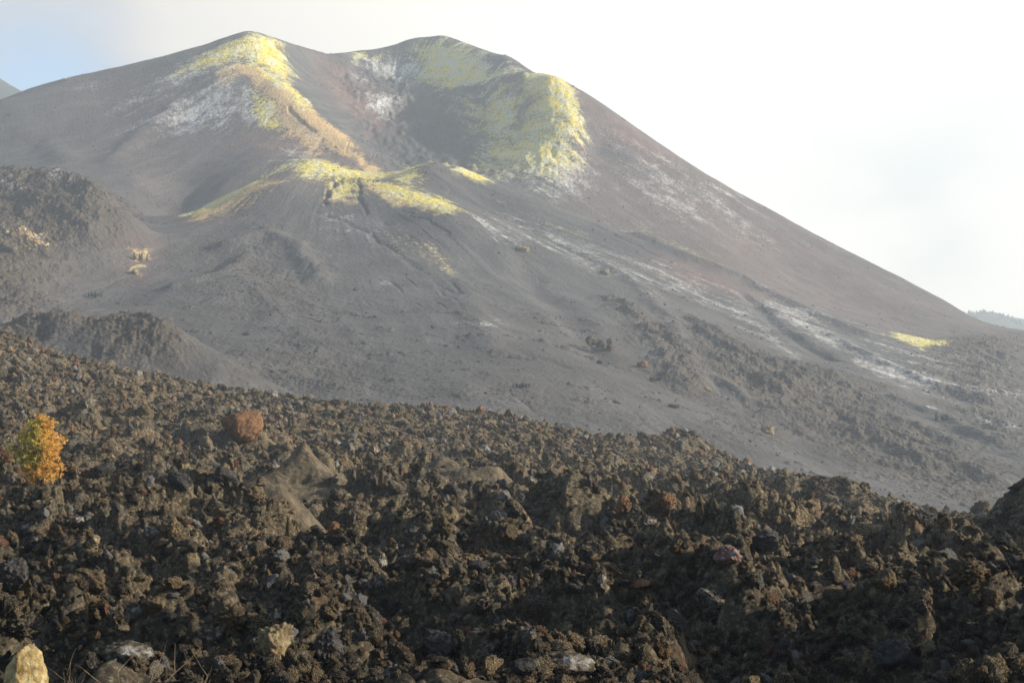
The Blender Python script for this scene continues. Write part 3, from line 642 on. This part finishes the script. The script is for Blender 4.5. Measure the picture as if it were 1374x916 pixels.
# distinct rocks: px, py of the centre, width px, height px, material, label, category, shape (rough, cuts, clinker)
def rock(name, mesh, loc, scl, rot, label, cat='rock', group=None):
    return place(name, mesh, loc, scl, rot, label, cat, group)
def place(name, mesh, loc, scl, rot, label, cat, group=None):
    o = link(name, mesh); o.location = loc; o.scale = scl; o.rotation_euler = rot
    o['label'] = label; o['category'] = cat
    if group: o['group'] = group
    return o
DIST = [
 (325,583,56,44,M_RUST,'large rounded rust-red boulder standing on the upper lava field','rust_boulder',(.22,5,.12)),
 (836,677,24,26,M_RUST,'upright orange-brown rock on the middle ridge of the lava','rust_rock',(.35,8,.2)),
 (896,672,26,22,M_RUST,'crumbly rust brown rock to the right of the upright orange one','rust_rock',(.35,6,.4)),
 (977,758,38,26,M_PINK,'pinkish boulder with white crust and orange right end','crusted_boulder',(.25,6,.2)),
 (1187,788,36,40,M_BROWN,'tall rounded grey-brown boulder standing at the edge of the shaded slope','boulder',(.2,4,.2)),
 (1171,806,10,16,M_TAN,'small pale stone leaning at the foot of a tall rounded boulder','stone',(.2,7,.1)),
 (1030,726,36,30,M_GREY,'grey slanting boulder in the brown rubble right of centre','boulder',(.25,8,.15)),
 (366,866,50,56,M_TAN,'tan crusted boulder with a pale lower face near the bottom left','crusted_boulder',(.3,6,.3)),
 (370,832,18,30,M_CRUST,'narrow white-streaked rock pointing up behind the tan boulder','crusted_rock',(.3,6,.2)),
 (510,757,18,36,M_CRUST,'slim upright rock with a cream white face in the centre left rubble','upright_rock',(.3,6,.2)),
 (204,716,24,18,M_CRUST,'rounded white-topped stone left of the brown ash wall','crusted_stone',(.2,5,.15)),
 (216,731,26,18,M_BROWN,'long brown stone just below the rounded white-topped stone','stone',(.2,5,.15)),
 (102,699,26,16,M_CRUST,'flat pale grey stone on the left slope below the pine','crusted_stone',(.2,5,.15)),
 (126,728,14,16,M_TAN,'small cream stone on the left slope below the flat pale one','stone',(.2,5,.15)),
 (30,716,26,16,M_CRUST,'dull whitish stone at the far left of the slope below the pine','crusted_stone',(.25,6,.2)),
 (120,780,48,40,M_BROWN,'big brown pointed slab rising on the lower left','slab',(.3,9,.2)),
 (178,826,30,26,M_CRUST,'yellowish rock with white dripping crust at the lower left','crusted_rock',(.3,6,.3)),
 (206,812,34,26,M_BROWN,'brown block right beside the yellowish crusted rock','block',(.3,8,.2)),
 (18,770,40,44,M_GREY,'layered grey rock on the left edge of the picture','rock',(.25,9,.2)),
 (165,880,70,34,M_CRUST,'dark boulder with ash-white front in the shaded bottom left','crusted_boulder',(.25,5,.2)),
 (292,866,48,34,M_CRUST,'shaded rock with pale blue-white front left of the tan boulder','crusted_rock',(.3,6,.3)),
 (310,835,54,44,M_BROWN,'lumpy brown clinker mass above the shaded pale rock','clinker_mass',(.3,4,.6)),
 (590,845,34,22,M_TAN,'olive-tan crumbly crest on top of the dark shaded block','crumbly_rock',(.3,4,.5)),
 (592,872,54,44,M_GREY,'dark grey shaded block below the olive-tan crest','block',(.25,8,.2)),
 (440,866,40,44,M_GREY,'grey ribbed rock with yellow tip right of the tan boulder','rock',(.35,6,.3)),
 (720,808,34,30,M_CRUST,'rock with a bluish white streak hanging below the brown mound','crusted_rock',(.3,6,.3)),
 (762,842,16,16,M_TAN,'small yellowish stone in the dark hollow at the bottom centre','stone',(.25,5,.2)),
 (755,893,84,34,M_CRUST,'wide flat pale-edged slab at the bottom centre','slab',(.2,7,.12)),
 (705,905,34,22,M_GREY,'bluish grey block left of the wide pale-edged slab','block',(.2,8,.12)),
 (1200,880,50,38,M_GREY,'brown-grey block at the bottom right above a bright white rind','block',(.25,7,.15)),
 (1204,892,40,16,M_CRUST,'bright white rind of crust under the block at the bottom right','crust_slab',(.25,5,.2)),
 (1246,876,20,26,M_TAN,'narrow tan rock right of the white-rinded block','rock',(.3,6,.3)),
 (1300,805,60,40,M_BROWN,'ochre-stained clinker hump on the right','clinker_mass',(.3,4,.6)),
 (1328,800,34,26,M_BROWN,'tilted dark slab leaning on the ochre-stained hump','slab',(.2,9,.15)),
 (860,785,34,14,M_RUST,'low reddish flat rock in the shadow at lower centre','rock',(.2,6,.1)),
 (808,782,12,30,M_CRUST,'thin whitish splinter standing beside the brown mound','splinter',(.25,6,.15)),
 (738,652,34,18,M_CRUST,'cluster-like white crusted rock on the upper lava field','crusted_rock',(.35,6,.4)),
 (712,648,14,12,M_CRUST,'little white rock left of the large white crusted one','crusted_rock',(.3,6,.3)),
 (448,596,18,16,M_CRUST,'pale pointed rock above the shaded pit behind the ash mound','crusted_rock',(.3,7,.2)),
 (470,604,10,26,M_CRUST,'thin pale pinnacle beside the shaded pit','pinnacle',(.25,7,.2)),
 (502,606,14,20,M_CRUST,'pale upright stone right of the thin pinnacle','stone',(.25,7,.2)),
 (506,700,16,16,M_TAN,'round cream stone on the rubble right of the ash mound','stone',(.12,4,.1)),
 (448,710,16,18,M_RUST,'small brick-red rock on the rubble below the ash mound','rust_rock',(.3,6,.2)),
 (366,628,20,12,M_CRUST,'long white stone on the shoulder of the ash mound','crusted_stone',(.25,7,.2)),
 (785,458,10,8,M_CRUST,'tiny pale stone',None,(.3,5,.2)),
 (1236,692,34,18,M_GREY,'dark rounded lava toe near the right end of the field','boulder',(.2,4,.3)),
 (1170,712,50,20,M_TAN,'flat pale tan ledge in the right part of the field','ledge',(.2,8,.2)),
 (1337,696,16,20,M_CRUST,'grey-white rock below the dark outcrop on the right','crusted_rock',(.3,6,.2)),
 (1318,684,26,22,M_BROWN,'olive brown rock left of the dark right-hand outcrop','rock',(.3,6,.3)),
 (1330,614,0,0,None,'',None,None),
 (940,686,12,34,M_BROWN,'upright grey-brown slab on the middle ridge right of centre','slab',(.2,8,.2)),
 (869,700,26,18,M_CRUST,'mottled white patchy rock between the two rust rocks','crusted_rock',(.35,6,.4)),
 (1330,650,0,0,None,'',None,None),
]
done = []
DIST = [d for d in DIST if d[2] and d[6]]
hp = lhit(np.array([d[0] for d in DIST]), np.array([d[1] + d[3] * .42 for d in DIST]))
for i, (px, py, w, h, m, lab, nm, (ro, cu, cl)) in enumerate(DIST):
    x, y, z = hp[i]; sx = w * y / F / 2; sz = h * y / F / 2
    v, f = rock_shape(5, 100 + i, ro, cu, cl, .018 if m is M_RUST else .04)
    v = v / (v.max(0) - v.min(0)) * 2
    me = mesh_from(nm, v * np.array([sx, (sx + sz) / 2, sz]) * 1.06, f, m)
    _, zc = ray(px, py)
    if i == 0: z += sz * .35; zc = 9.
    place(nm, me, (x, y + sx * .3, max(z + sz * .5, min(z + sz * .95, zc * y))), (1, 1, 1), (0, 0, 0), lab, nm.replace('_', ' '))
    done.append((px, py, w))

# generic loose blocks, large enough to tell apart
KIND = {'brown': [mesh_from('brown_block', *rock_shape(4, 300 + k, .4, 8, .28, .05), M_BROWN) for k in range(7)],
        'grey': [mesh_from('grey_block', *rock_shape(4, 320 + k, .35, 9, .2, .05), M_GREY) for k in range(6)],
        'clinker': [mesh_from('clinker_block', *rock_shape(4, 340 + k, .4, 4, .7, .07), M_ROCK) for k in range(7)],
        'pale': [mesh_from('pale_block', *rock_shape(4, 360 + k, .35, 8, .25, .05), M_CRUST) for k in range(6)]}
DESC = {'brown': 'angular weathered brown lava block', 'grey': 'angular dark grey lava block', 'clinker': 'knobbly dark clinker lump', 'pale': 'lava block spotted with pale crust'}
cnt = 0; tries = 0; cand = []
while len(cand) < 420:
    px = random.uniform(-5, 1380); e = np.interp(px, [q[0] for q in EDGE], [q[1] for q in EDGE]); v = random.random()
    py = e + 12 + (916 - e - 12) * v ** .75
    cand.append((px, py))
H_ = lhit(np.array([c[0] for c in cand]), np.array([c[1] for c in cand]))
_, ashc = lava_h(H_[:, 0], H_[:, 1], True)
for (px, py), (x, y, z), a in zip(cand, H_, ashc):
    if cnt >= 235 or a > .3: continue
    w = random.uniform(9, 15) + random.random() ** 3 * (48 if y < 55 else 22 if y < 110 else 10)
    if any(abs(px - q[0]) < (w + q[2]) * .55 and abs(py - q[1]) < (w + q[2]) * .5 for q in done): continue
    k = random.choices(['brown', 'grey', 'clinker', 'pale'], [5, 3, 5, 1.6 if y > 60 else 3.5])[0]
    zone = 'in the near dark part of the lava field' if y < 45 else ('in the middle of the lava field' if y < 120 else 'on the upper lava field towards the ash slope')
    s = w * y / F / 2 * 1.1
    place({'brown': 'brown_lava_block', 'grey': 'grey_lava_block', 'clinker': 'clinker_lump', 'pale': 'pale_crusted_block'}[k], random.choice(KIND[k]),
          (x, y, z + s * .25), (s * random.uniform(.8, 1.2), s * random.uniform(.8, 1.2), s * random.uniform(.65, 1.1)),
          (random.uniform(-.6, .6), random.uniform(-.6, .6), random.uniform(0, 6.28)), DESC[k] + ' ' + zone, 'lava block',
          DESC[k] + 's ' + zone)
    done.append((px, py, w)); cnt += 1

# foreground yellow rock beside the camera's bank
v, f = rock_shape(5, 41, .18, 5, .10, .035)
v = v / (v.max(0) - v.min(0)) * 2
v[:, :2] *= (1 / np.sqrt(np.clip(1 - .9 * v[:, 2:] ** 2, .16, 1))) ** .7; taper = np.clip((v[:, 2] + 1) / 2, 0, 1); v[:, 0] *= 1.05 - .30 * taper ** 2; v[:, 1] *= 1.05 - .3 * taper
me = mesh_from('yellow_rock', v * np.array([.118, .11, .26]), f, M_YEL)
p = W(37, 860, 7.2); place('yellow_rock', me, (p[0], p[1], p[2] - .26), (1, 1, 1), (0, 0, .3), 'upright yellow ochre rock at the bottom left corner of the picture', 'rock')

# outcrops and boulders on the ash slopes
OUT = [(806,461,46,20,M_BROWN,'row of jagged brown and grey crags on the ash slope','rock_outcrop',(.4,6,.6)),
 (861,489,14,14,M_RUST,'reddish round boulder on the ash right of the jagged crags','boulder',(.2,5,.1)),
 (700,335,20,9,M_TAN,'pale cream boulder on the smooth slope of the second cone','boulder',(.3,6,.3)),
 (811,364,14,10,M_TAN,'small greyish-yellow boulder high on the right of the second cone','boulder',(.3,6,.3)),
 (1031,576,18,16,M_TAN,'tan weathered block low on the ash slope right of centre','boulder',(.3,7,.2)),
 (1275,563,40,18,M_GREY,'dark jagged outcrop at the right foot of the cone','rock_outcrop',(.4,7,.5)),
 (938,438,10,14,M_BROWN,'stubby brown pinnacle at the head of a shaded gully','pinnacle',(.2,7,.2)),
 (826,541,14,8,M_GREY,'small grey boulder low on the ash above the lava edge','boulder',(.3,6,.2)),
 (880,508,22,10,M_GREY,'low dark ledge below the reddish round boulder','rock_ledge',(.4,7,.4)),
 (805,486,10,7,M_GREY,'small dark stone below the jagged crags','boulder',(.3,6,.3)),
 (949,524,14,9,M_TAN,'yellowish boulder at the foot of the brown rubble strip','boulder',(.3,6,.3)),
 (967,507,10,7,M_CRUST,'pale stone above the yellowish boulder','boulder',(.3,6,.3)),
 (700,517,26,10,M_GREY,'low dark rocks breaking the ash above the lava edge at centre','rock_ledge',(.4,7,.5)),
 (483,450,14,6,M_GREY,'small dark rock with a pale top on the left centre ash','boulder',(.3,7,.3)),
 (477,389,8,6,M_GREY,'lone small stone on the ash of the second cone front','boulder',(.3,6,.3)),
 (355,306,14,7,M_GREY,'dark small crag on the brown shoulder of the second cone','rock_outcrop',(.4,6,.4)),
 (188,345,20,18,M_TAN,'broken yellowish and dark crag on the ash left of the second cone','rock_outcrop',(.4,6,.6)),
 (180,364,10,8,M_TAN,'tan boulder just below the broken yellowish crag','boulder',(.3,6,.3)),
 (127,396,22,9,M_GREY,'dark low rocks on the ash at the left','rock_ledge',(.4,7,.5)),
 (905,545,16,8,M_BROWN,'small brown rock just under the tongue of the rubble strip','boulder',(.3,6,.3)),
 (100,98,0,0,None,'',None,None),
 (88,106,12,6,M_TAN,'pale knob on the skyline of the left flank','rock_outcrop',(.4,6,.4)),
 (1008,505,10,7,M_CRUST,'pale grey stone on the rubbly slope right of the brown strip','boulder',(.3,6,.3)),
 (330,448,10,6,M_GREY,'small dark stone on the ash above the lava edge at left','boulder',(.3,6,.3)),
 (345,390,12,10,M_CRUST,'whitish spotted stone on the ash left of centre','boulder',(.3,6,.3))]
OUT = [d for d in OUT if d[2]]
hp = hits(vh, np.array([d[0] for d in OUT]), np.array([d[1] + d[3] * .4 for d in OUT]), YV)
for i, (px, py, w, h, m, lab, nm, (ro, cu, cl)) in enumerate(OUT):
    x, y, z = hp[i]; sx = w * y / F / 2; sz = h * y / F / 2
    if 'outcrop' in nm or 'ledge' in nm:
        VV, FF, o = [], [], 0
        for j in range(9 if w > 20 else 5):
            v, f = rock_shape(3, 700 + i * 20 + j, .7, 7, .5); t = (j + .5) / (9 if w > 20 else 5) * 2 - 1
            q = sz * random.uniform(.35, 1.0)
            v = v * np.array([sx * random.uniform(.12, .26) * (1 if w > 24 else 1.1), sx * .25, q]) + np.array([(t + random.uniform(-.22, .22)) * sx * .85, random.uniform(-.4, .4) * sx, q * .3 - t * h * .25 * y / F * (1 if w > 30 else 0)])
            VV.append(v); FF.append(f + o); o += len(v)
        me = mesh_from(nm, np.concatenate(VV), np.concatenate(FF), m)
    else:
        v, f = rock_shape(4, 500 + i, ro + .15, 4, cl + .25, .05); v = v / (v.max(0) - v.min(0)) * 2
        me = mesh_from(nm, v * np.array([sx, sx, sz]) * 1.05, f, m)
    place(nm, me, (x, y + sx * .2, z + sz * .55), (1, 1, 1), (0, 0, 0), lab, nm.replace('_', ' '))

# ------------------------------------------------------------------ pine
def simple(name, c1, c2, scale=3., rough=.9, trans=None):
    s = NT(name); s.l(s.mix(s.step(s.noise(scale, 4, .6, s.obj()), .35, .65), c1, c2), s.b.inputs['Base Color']); s.b.inputs['Roughness'].default_value = rough
    return s.m
M_BARK = simple('pine_bark', (.05, .035, .025), (.12, .08, .05), 6)
M_NG = simple('green_pine_needles', (.40, .36, .08), (.66, .54, .13), 3, .7)
M_NO = simple('scorched_pine_needles', (.74, .38, .08), (.95, .62, .19), 3, .7)
M_TWIG = simple('dry_twigs', (.16, .12, .08), (.34, .27, .18), 8)
def tube(pts, rad, n=6):
    pts = np.array(pts, float); V_, F_ = [], []
    for i, p in enumerate(pts):
        d = pts[min(i + 1, len(pts) - 1)] - pts[max(i - 1, 0)]; d /= np.linalg.norm(d) + 1e-9
        a = np.cross(d, (0.3, 1, .1)); a /= np.linalg.norm(a) + 1e-9; b = np.cross(d, a)
        for k in range(n):
            t = 2 * math.pi * k / n; V_.append(p + rad[i] * (math.cos(t) * a + math.sin(t) * b))
    for i in range(len(pts) - 1):
        for k in range(n):
            F_.append([i * n + k, i * n + (k + 1) % n, (i + 1) * n + (k + 1) % n, (i + 1) * n + k])
    return np.array(V_), np.array(F_)
def joinm(parts):
    V_, F_, o = [], [], 0
    for v, f in parts: V_.append(v); F_.append(f + o); o += len(v)
    return np.concatenate(V_), np.concatenate(F_)
def build_pine():
    base = lhit([52], [646])[0]; Y = base[1]; Hh = 88 * Y / F
    root = link('pine_tree', None, label='bushy young pine, half green and half scorched orange, among the dark lava on the left', category='tree')
    root.location = (base[0], Y, base[2] - .15)
    parts = [tube([(0, 0, 0), (.05, 0, Hh * .35), (-.03, .03, Hh * .7), (.06, 0, Hh * .93)], [.10, .08, .05, .02])]
    tips = []
    r = np.random.default_rng(5)
    # silhouette half widths at height fraction: left side / right side
    zz = [0, .1, .3, .5, .7, .78, .9, 1.0]; lw = [.10, .30, .42, .46, .40, .22, .16, .05]; rw = [.35, .40, .40, .37, .33, .27, .20, .06]
    for i in range(170):
        h = r.uniform(.04, .97); a = r.uniform(0, 2 * math.pi); k = (np.interp(h, zz, lw) if math.cos(a) < 0 else np.interp(h, zz, rw)) * Hh * .84 * r.uniform(.55, 1.15) * (1 + .22 * math.sin(a * 3 + h * 9))
        tip = np.array([math.cos(a) * k, math.sin(a) * k * .95, h * Hh + .12 * Hh * r.uniform(-.3, .5)]); st = np.array([0, 0, h * Hh * .9])
        mid = (tip + st) / 2 + np.array([0, 0, -.06 * Hh])
        if i < 60: parts.append(tube([st, mid, tip], [.028, .02, .008], 5))
        for t in np.linspace(.35, 1, 9): tips.append(((1 - t) ** 2 * st + 2 * t * (1 - t) * mid + t * t * tip + r.normal(0, .03 * Hh, 3), tip - st))
    v, f = joinm(parts); link('trunk', mesh_from('trunk', v, f, M_BARK), root)
    G, O = [], []
    for c, d in tips:
        d = d / (np.linalg.norm(d) + 1e-9)
        sc = (c[0] + .02 * Hh) / Hh + .25 * r.normal() * .25
        green = sc < .10 and .22 < c[2] / Hh < .97
        if c[2] / Hh > .92 or (c[2] / Hh > .68 and c[0] < -.2 * Hh and r.random() < .5): green = False
        L_ = G if green else O
        m = 14; dirs = r.normal(size=(m, 3)) + d * .9 + np.array([0, 0, .35]); dirs /= np.linalg.norm(dirs, axis=1)[:, None]
        ln = .042 * Hh * r.uniform(.7, 1.25, m); side = np.cross(dirs, r.normal(size=(m, 3))); side /= np.linalg.norm(side, axis=1)[:, None]
        for j in range(m):
            L_.append(np.array([c - side[j] * .012, c + side[j] * .012, c + dirs[j] * ln[j] + side[j] * .007, c + dirs[j] * ln[j] - side[j] * .007]))
    for L_, m, nm, lab in ((G, M_NG, 'crown', 'green living needles on the left side of the crown'), (O, M_NO, 'crown', 'scorched orange needles on the right side and foot of the crown')):
        v = np.concatenate(L_); f = np.arange(len(v)).reshape(-1, 4)
        o = link(nm, mesh_from('needles', v, f, m, False), root, label=lab)
build_pine()

# ------------------------------------------------------------------ dry shrubs on the near bank
def shrub(px, py_top, Y, spread, seed, label, lean=0, n=9):
    r = random.Random(seed); parts = []
    top = W(px, py_top, Y); bz = float(lava_h(np.array([top[0]]), np.array([Y]))[0]) - .03; Hh = top[2] - bz
    def br(p, d, ln, rad, lev):
        pts = [p]; q = np.array(p)
        for i in range(4):
            d = d + np.array([r.uniform(-.16, .16), r.uniform(-.16, .16), r.uniform(-.03, .10)]); d = d / np.linalg.norm(d); q = q + d * ln / 4; pts.append(q)
            if lev < 2 and i > 0 and r.random() < .85: br(q, d + np.array([r.uniform(-.8, .8), r.uniform(-.8, .8), r.uniform(0, .3)]), ln * .48, rad * .6, lev + 1)
        parts.append(tube(pts, [rad * (1 - .17 * i) for i in range(5)], 4))
    for i in range(n):
        br(np.array([r.uniform(-.03, .03), r.uniform(-.03, .03), 0.]), np.array([r.uniform(-spread, spread) + lean, r.uniform(-spread, spread), 1.]), Hh * r.uniform(.6, 1.0), .0055, 0)
    v, f = joinm(parts); v[:, 2] *= Hh / v[:, 2].max(); o = link('dry_shrub', mesh_from('dry_shrub', v, f, M_TWIG), label=label, category='shrub', group='dry twigs along the bottom edge')
    o.location = (top[0], Y, bz); return o
shrub(143, 868, 7.6, .6, 1, 'grey forked dry twig bush in the middle of the bottom left twigs')
shrub(190, 860, 7.4, .35, 2, 'tallest tan dry stems leaning right at the bottom left', .12)
shrub(108, 884, 7.2, .35, 3, 'short tan dry stems between the yellow rock and the forked bush', .05)
shrub(78, 888, 7.6, .5, 4, 'low greyish dry twigs just right of the yellow rock', .05)
shrub(232, 892, 7.3, .5, 5, 'lowest dry twigs at the right end of the bottom left twigs')

# ------------------------------------------------------------------ far hills
def far_hill(name, prof, Y0, dy, mat):
    px = np.arange(prof[0][0], prof[-1][0] + 1, 6.); py = np.interp(px, [p[0] for p in prof], [p[1] for p in prof])
    a, b = ray(px, py); rows = np.linspace(-1, 1, 40); X = np.repeat((a * Y0)[None], 40, 0); Y = Y0 + rows[:, None] * dy + 0 * X
    top = (b * Y0)[None]; Z = -44 + (top + 44) * (1 - np.abs(rows[:, None]) ** 1.5) + 14 * fbm2(X / 90, Y / 90, 4, 171) * (1 - np.abs(rows[:, None]))
    return grid_mesh(name, X, Y, Z, {}, mat, 'structure')
M_FAR = simple('forested_hill', (.06, .07, .06), (.10, .11, .09), .01)
far_hill('hill', [(1150, 445), (1290, 420), (1320, 417), (1345, 422), (1374, 430), (1480, 440), (1530, 450)], 2250, 90, M_FAR)
far_hill('hill', [(-80, 78), (-60, 82), (0, 100), (30, 118), (120, 190), (200, 260)], 1750, 180, M_FAR)
def far_wood():
    parts = []; r = np.random.default_rng(3)
    for i in range(260):
        px = r.uniform(1200, 1480); Y = 2250 + r.uniform(-40, 20); py = np.interp(px, [1150, 1290, 1320, 1345, 1374, 1500], [445, 420, 417, 422, 430, 440]) + r.uniform(1, 7)
        p = W(px, py, Y); h = r.uniform(5, 9); w = h * .4
        v, f = ICO[2]; q = v * (1 + .3 * perlin3(*(v * 2 + i).T))[:, None]
        q = q * np.array([w, w, h * .55]); q[:, :2] *= np.clip(1.1 - (q[:, 2:] / h + .5), .15, 1); parts.append((q + p + np.array([0, 0, h * .2]), f))
    v, f = joinm(parts); link('distant_wood', mesh_from('distant_wood', v, f, M_FAR), kind='stuff', label='faint pine wood on the far hill at the right edge', category='wood')
far_wood()
# low ground all around, out to the haze
me = mesh_from('ground', [(-1120, -50, -45), (1130, -50, -45), (1130, 2380, -45), (-1120, 2380, -45)], [(0, 1, 2, 3)], simple('dark_ash_ground', (.06, .06, .06), (.09, .085, .08), .02), False)
link('ground', me, kind='structure')

# ------------------------------------------------------------------ haze
v = [(x, y, z) for x in (-1140, 1150) for y in (-70, 2400) for z in (-46, 440)]
f = [(0, 1, 3, 2), (4, 6, 7, 5), (0, 4, 5, 1), (2, 3, 7, 6), (0, 2, 6, 4), (1, 5, 7, 3)]
hm = bpy.data.materials.new('haze'); hm.use_nodes = True; t = hm.node_tree; t.nodes.clear()
ho = t.nodes.new('ShaderNodeOutputMaterial'); pv = t.nodes.new('ShaderNodeVolumePrincipled'); t.links.new(pv.outputs[0], ho.inputs['Volume'])
pv.inputs['Color'].default_value = (.76, .87, 1., 1); pv.inputs['Density'].default_value = .00040; pv.inputs['Anisotropy'].default_value = .25
link('haze', mesh_from('haze', v, f, hm, False), kind='stuff', label='thin pale mist hanging over the whole slope', category='haze')

# ------------------------------------------------------------------ light
SUN = np.array([1., -.02, .0]); EL = math.radians(20.5)
SUN = SUN / np.linalg.norm(SUN) * math.cos(EL); SUN[2] = math.sin(EL)
from mathutils import Vector
sl = bpy.data.lights.new('sun', 'SUN'); so = bpy.data.objects.new('sun', sl); COL.objects.link(so)
sl.energy = 5.0; sl.angle = math.radians(.6); sl.color = (1, .89, .72)
so.rotation_euler = Vector(SUN).to_track_quat('Z', 'Y').to_euler(); so.location = (300, -100, 280)
w = bpy.data.worlds.new('World'); S.world = w; w.use_nodes = True; t = w.node_tree; t.nodes.clear()
def N(ty, **k):
    x = t.nodes.new(ty)
    for a, b in k.items(): setattr(x, a, b)
    return x
wo = N('ShaderNodeOutputWorld'); sky = N('ShaderNodeTexSky', sky_type='NISHITA'); sky.sun_disc = False
sky.sun_elevation = EL; sky.sun_rotation = math.atan2(SUN[0], SUN[1]); sky.altitude = 1000; sky.dust_density = 1.5
b1 = N('ShaderNodeBackground'); b1.inputs[1].default_value = .10; t.links.new(sky.outputs[0], b1.inputs[0])
b2 = N('ShaderNodeBackground'); b2.inputs[1].default_value = 1.0
tc = N('ShaderNodeTexCoord'); mp = N('ShaderNodeMapping'); mp.inputs['Scale'].default_value = (1, 1, 2.2); t.links.new(tc.outputs['Generated'], mp.inputs[0])
ns = N('ShaderNodeTexNoise'); ns.inputs['Scale'].default_value = 3.2; ns.inputs['Detail'].default_value = 6; ns.inputs['Roughness'].default_value = .5; t.links.new(mp.outputs[0], ns.inputs[0])
def m_(op, a, b=0., clamp=False):
    x = N('ShaderNodeMath', operation=op, use_clamp=clamp)
    for i, q in enumerate((a, b)):
        if isinstance(q, (int, float)): x.inputs[i].default_value = q
        else: t.links.new(q, x.inputs[i])
    return x.outputs[0]
def rng_(v_, a, b, lo=0., hi=1.):
    x = N('ShaderNodeMapRange', interpolation_type='SMOOTHSTEP'); t.links.new(v_, x.inputs[0]); x.inputs[1].default_value = a; x.inputs[2].default_value = b; x.inputs[3].default_value = lo; x.inputs[4].default_value = hi; return x.outputs[0]
def dist(px, py):
    d = W(px, py, 1.); d /= np.linalg.norm(d); x = N('ShaderNodeVectorMath', operation='DISTANCE'); t.links.new(tc.outputs['Generated'], x.inputs[0]); x.inputs[1].default_value = tuple(d); return x.outputs['Value']
nz = ns.outputs[0]
bank = rng_(dist(900, 100), .95, .5)                       # cloud bank standing behind the mountain
cov = m_('MULTIPLY', bank, rng_(nz, .34, .56, .78, 1.))
cov = m_('ADD', cov, m_('MULTIPLY', m_('SUBTRACT', 1., bank), rng_(nz, .56, .72, 0, .5)), True)
wob = m_('MULTIPLY', m_('SUBTRACT', nz, .5), .16)
hole = rng_(m_('ADD', dist(60, 118), wob), .10, .0, 0, .95); hole2 = rng_(m_('ADD', dist(1275, 330), wob), .07, 0., 0, .28)
t.links.new(m_('ADD', m_('MULTIPLY', hole, .075), .075), b1.inputs[1]); cov = m_('MULTIPLY', cov, m_('SUBTRACT', 1., hole)); cov = m_('MULTIPLY', cov, m_('SUBTRACT', 1., hole2), True)
mx = N('ShaderNodeMix', data_type='RGBA'); t.links.new(rng_(dist(1000, 150), .5, .05), mx.inputs[0])
mx.inputs[6].default_value = (.57, .525, .475, 1); mx.inputs[7].default_value = (.80, .76, .68, 1); t.links.new(mx.outputs[2], b2.inputs[0])
ms = N('ShaderNodeMixShader'); t.links.new(cov, ms.inputs[0]); t.links.new(b1.outputs[0], ms.inputs[1]); t.links.new(b2.outputs[0], ms.inputs[2]); t.links.new(ms.outputs[0], wo.inputs[0])

S.view_settings.view_transform = 'Standard'; S.view_settings.look = 'None'; S.view_settings.gamma = 1; S.view_settings.exposure = 0.88
S.render.engine = 'CYCLES'
c = S.cycles; c.use_denoising = True; c.max_bounces = 4; c.diffuse_bounces = 2; c.glossy_bounces = 1; c.transmission_bounces = 0; c.volume_bounces = 1; c.transparent_max_bounces = 4
c.use_adaptive_sampling = False
S.render.resolution_x = 1024; S.render.resolution_y = 682
